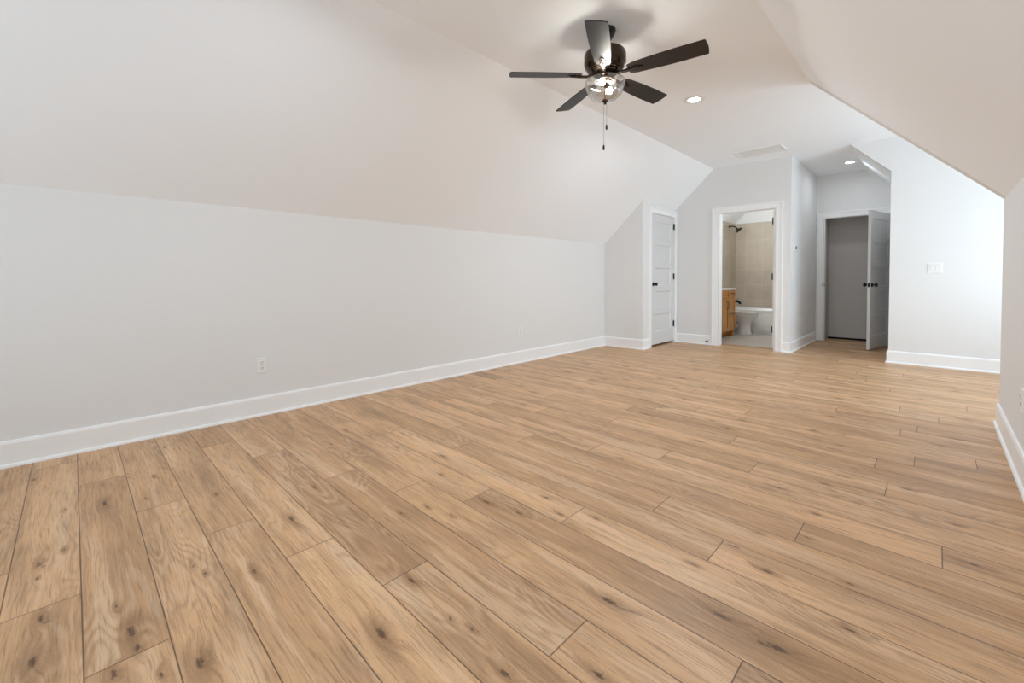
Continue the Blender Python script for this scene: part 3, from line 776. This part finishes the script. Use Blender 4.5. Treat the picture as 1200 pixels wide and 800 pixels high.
part('spring', b, M_black, ds, True)
b = BM(); add_tube(b, [(0, 0.060, -0.004), (0, 0.076, -0.005)], [0.010, 0.009], 14); part('tip', b, M_black, ds, True)

# ------------------------------------------------------------------ bathroom
BX, TY0, TY1 = -3.05, 9.10, 9.86
bm = BM(); add_box(bm, BX - 0.1, BX, YB + T, 9.95, -0.02, slope_z(BX) + 0.02); struct('wall_bathroom_left', bm, M_wall)
bm = BM(); add_box(bm, BX - 0.1, -1.45, TY1, TY1 + 0.1, -0.02, ZC); struct('wall_bathroom_back', bm, M_wall)
bm = BM(); add_box(bm, XB - 0.1, XB, YH + T, 9.95, -0.02, ZC); struct('wall_bathroom_right', bm, M_wall)
bm = BM()
add_box(bm, BX, BX + 0.011, TY0 - 0.02, TY1 - 0.011, 0.447, 2.19); add_box(bm, BX, XB - 0.1, TY1 - 0.011, TY1, 0.447, 2.19)
add_box(bm, XB - 0.111, XB - 0.1, TY0 - 0.02, TY1 - 0.011, 0.447, 2.19)
struct('wall_shower_tile', bm, M_walltile)
# vanity
van = thing('bathroom_vanity', 'honey oak bathroom vanity with white top and black pulls inside the bathroom', 'vanity', (BX, 8.0, 0))
VX, VY0, VY1 = 0.425, -0.52, 0.47     # local to (BX, 8.0): depth, near side, far side
b = BM(); add_box(b, 0, VX - 0.02, VY0, VY1, 0.10, 0.84); add_box(b, 0, VX - 0.09, VY0 + 0.02, VY1 - 0.02, 0.0, 0.10)
part('cabinet_body', b, M_van, van)
b = BM()
ysp = [VY0, VY0 + 0.24, VY0 + 0.64, VY1]
for y in ysp: 
    c0 = max(VY0, y - 0.02); c1 = min(VY1, y + 0.02); add_box(b, VX - 0.02, VX, c0, c1, 0.10, 0.84)
for z0, z1 in ((0.10, 0.13), (0.675, 0.70), (0.815, 0.84)): add_box(b, VX - 0.02, VX - 0.0005, VY0, VY1, z0, z1)
part('face_frame', b, M_van, van)
for y in (VY0 + 0.01, VY1 - 0.07):
    b = BM(); add_prism(b, [(y, 0), (y + 0.05, 0), (y + 0.06, 0.10), (y, 0.10)], 'x', VX - 0.07, VX - 0.004); part('foot', b, M_van, van)
def pull_bm(x, y, z, vert):
    bm_ = BM(); h = 0.058
    if vert: pts = [(x, y, z - h), (x + 0.026, y, z - h), (x + 0.030, y, z - h + 0.006), (x + 0.030, y, z + h - 0.006), (x + 0.026, y, z + h), (x, y, z + h)]
    else: pts = [(x, y - h, z), (x + 0.026, y - h, z), (x + 0.030, y - h + 0.006, z), (x + 0.030, y + h - 0.006, z), (x + 0.026, y + h, z), (x, y + h, z)]
    add_tube(bm_, pts, 0.0055, 8); return bm_
def front_bm(y0, y1, z0, z1):
    bm_ = BM(); x = VX
    add_box(bm_, x, x + 0.010, y0, y1, z0, z1, 0.002)
    w = 0.045 if (z1 - z0) > 0.2 else 0.026
    for a in ((y0, y1, z0, z0 + w), (y0, y1, z1 - w, z1), (y0, y0 + w, z0 + w, z1 - w), (y1 - w, y1, z0 + w, z1 - w)): add_box(bm_, x + 0.010, x + 0.019, *a, 0.002)
    return bm_
for (y0, y1, py) in ((ysp[0] + 0.012, ysp[1] - 0.004, ysp[0] + 0.04), (ysp[1] + 0.004, ysp[2] - 0.006, ysp[2] - 0.095)):
    d_ = part('cabinet_door', front_bm(y0, y1, 0.125, 0.68), M_van, van); part('pull', pull_bm(VX + 0.018, py, 0.575, True), M_black, d_, True)
d_ = part('drawer', front_bm(ysp[0] + 0.012, ysp[2] - 0.006, 0.70, 0.822), M_van, van)
for (z0, z1) in ((0.70, 0.822), (0.42, 0.685), (0.125, 0.405)):
    d_ = part('drawer', front_bm(ysp[2] + 0.008, ysp[3] - 0.012, z0, z1), M_van, van)
    if z0 > 0.6: part('pull', pull_bm(VX + 0.018, (ysp[2] + ysp[3]) / 2, (z0 + z1) / 2 + 0.015, False), M_black, d_, True)
b = BM(); add_box(b, 0, VX + 0.025, VY0 - 0.012, VY1 + 0.012, 0.84, 0.872, 0.004); add_box(b, 0.0, 0.02, VY0 - 0.012, VY1 + 0.012, 0.872, 0.96, 0.003); part('countertop', b, M_counter, van)
# toilet
TC = 8.775
to = thing('toilet', 'white toilet between the oak vanity and the bathtub', 'toilet', (BX, TC, 0))
def egg(cx, rx_f, rx_b, ry, z, n=40):
    return [(cx + (rx_f if math.cos(a) > 0 else rx_b) * math.cos(a), ry * math.sin(a), z) for a in (2 * math.pi * i / n for i in range(n))]
b = BM()
add_loft(b, [egg(0.50, 0.135, 0.12, 0.108, 0.006), egg(0.50, 0.132, 0.12, 0.105, 0.03), egg(0.50, 0.118, 0.10, 0.094, 0.06), egg(0.50, 0.112, 0.10, 0.088, 0.17), egg(0.49, 0.145, 0.14, 0.105, 0.24),
             egg(0.46, 0.235, 0.22, 0.150, 0.31), egg(0.465, 0.262, 0.24, 0.178, 0.365), egg(0.465, 0.266, 0.24, 0.183, 0.385), egg(0.465, 0.25, 0.22, 0.165, 0.392)])
part('bowl', b, M_porc, to, True, ang=60)
b = BM(); add_loft(b, [egg(0.465, 0.268, 0.235, 0.184, 0.393), egg(0.465, 0.272, 0.238, 0.188, 0.399), egg(0.465, 0.270, 0.236, 0.186, 0.410)]); part('seat', b, M_porc, to, True)
b = BM(); add_loft(b, [egg(0.465, 0.266, 0.238, 0.184, 0.4105), egg(0.465, 0.270, 0.240, 0.187, 0.416), egg(0.465, 0.262, 0.235, 0.180, 0.426), egg(0.465, 0.20, 0.18, 0.13, 0.431)]); part('lid', b, M_porc, to, True)
b = BM(); add_box(b, 0.012, 0.205, -0.20, 0.20, 0.385, 0.72, 0.02); part('tank', b, M_porc, to, True)
b = BM(); add_box(b, 0.006, 0.215, -0.21, 0.21, 0.72, 0.755, 0.01); part('tank_lid', b, M_porc, to, True)
b = BM(); add_tube(b, [(0.205, -0.14, 0.66), (0.222, -0.14, 0.66), (0.226, -0.09, 0.652)], 0.006, 8); part('flush_lever', b, M_chrome, to, True)
b = BM(); add_tube(b, [(0.42, 0, 0.12), (0.34, 0, 0.20), (0.26, 0, 0.19), (0.22, 0, 0.10), (0.21, 0, 0.006)], [0.06, 0.062, 0.06, 0.058, 0.075], 16); add_box(b, 0.015, 0.26, -0.10, 0.10, 0.30, 0.385, 0.02); part('trapway', b, M_porc, to, True)
# bathtub
tub = thing('bathtub', 'white alcove bathtub behind the toilet under beige tile', 'bathtub', (BX, TY0, 0))
LX = (XB - 0.1) - BX - 0.004; LY = TY1 - TY0 - 0.014
def rr(x0, x1, y0, y1, r, z, n=6):
    pts = []
    for cx_, cy_, a0 in ((x1 - r, y1 - r, 0), (x0 + r, y1 - r, 90), (x0 + r, y0 + r, 180), (x1 - r, y0 + r, 270)):
        for i in range(n + 1):
            a = math.radians(a0 + 90 * i / n); pts.append((cx_ + r * math.cos(a), cy_ + r * math.sin(a), z))
    return pts
b = BM()
add_loft(b, [rr(0.013, LX, 0, LY, 0.012, 0.006), rr(0.013, LX, 0.004, LY, 0.012, 0.40), rr(0.013, LX, 0, LY, 0.012, 0.415), rr(0.013, LX, 0, LY, 0.014, 0.438), rr(0.018, LX - 0.005, 0.006, LY - 0.006, 0.014, 0.445),
             rr(0.085, LX - 0.075, 0.075, LY - 0.055, 0.10, 0.445), rr(0.095, LX - 0.085, 0.085, LY - 0.065, 0.10, 0.432), rr(0.14, LX - 0.16, 0.13, LY - 0.11, 0.12, 0.14), rr(0.20, LX - 0.22, 0.18, LY - 0.16, 0.10, 0.10)])
part('tub_shell', b, M_tub, tub, True)
b = BM(); add_box(b, 0.05, LX - 0.05, -0.010, 0.004, 0.05, 0.36, 0.006); part('apron_panel', b, M_tub, tub, True)
# shower head and tub spout
sh = thing('shower_head', 'black shower head on a bent arm high on the beige tile wall', 'shower head', (BX + 0.011, 9.45, 2.105))
b = BM(); add_tube(b, [(0, 0, 0), (0.007, 0, 0)], 0.028, 20); part('flange', b, M_black, sh, True)
b = BM(); add_tube(b, [(0.004, 0, 0), (0.04, 0, 0.004), (0.08, 0, 0.0), (0.12, 0, -0.020), (0.145, 0, -0.045)], 0.0115, 12); part('shower_arm', b, M_black, sh, True)
b = BM(); p0 = Vector((0.142, 0, -0.042)); dd = Vector((0.62, 0, -0.78)).normalized()
add_tube(b, [p0, p0 + dd * 0.02, p0 + dd * 0.035, p0 + dd * 0.048, p0 + dd * 0.062, p0 + dd * 0.068], [0.014, 0.018, 0.03, 0.066, 0.072, 0.068], 28); part('spray_head', b, M_black, sh, True)
spt = thing('tub_spout', 'black tub spout low on the tile wall just above the bathtub rim', 'tub spout', (BX + 0.011, 9.45, 0.585))
b = BM(); add_tube(b, [(0, 0, 0), (0.006, 0, 0)], 0.032, 20); add_tube(b, [(0.004, 0, 0), (0.12, 0, 0.002), (0.185, 0, -0.006), (0.215, 0, -0.030), (0.222, 0, -0.058)], [0.026, 0.026, 0.026, 0.024, 0.020], 16); part('spout', b, M_black, spt, True)
b = BM(); add_tube(b, [(0.175, 0, 0.024), (0.175, 0, 0.048)], [0.006, 0.008], 10); part('diverter', b, M_black, spt, True)
area_b = bpy.data.lights.new('added_bath_lamp', 'AREA'); area_b.shape = 'RECTANGLE'; area_b.size = 0.55; area_b.size_y = 0.14; area_b.energy = POWER['bath']; area_b.color = (0.90, 0.93, 0.93)  # unseen lamp without a fixture, added to light the bathroom
ob = bpy.data.objects.new('added_bath_lamp', area_b); COL.objects.link(ob); ob.location = (-2.93, 7.95, 2.02)
ob.rotation_euler = Vector((1, 0.45, 0.1)).to_track_quat('-Z', 'Z').to_euler()
for o in list(bpy.data.objects):
    if 'local' in o: del o['local']
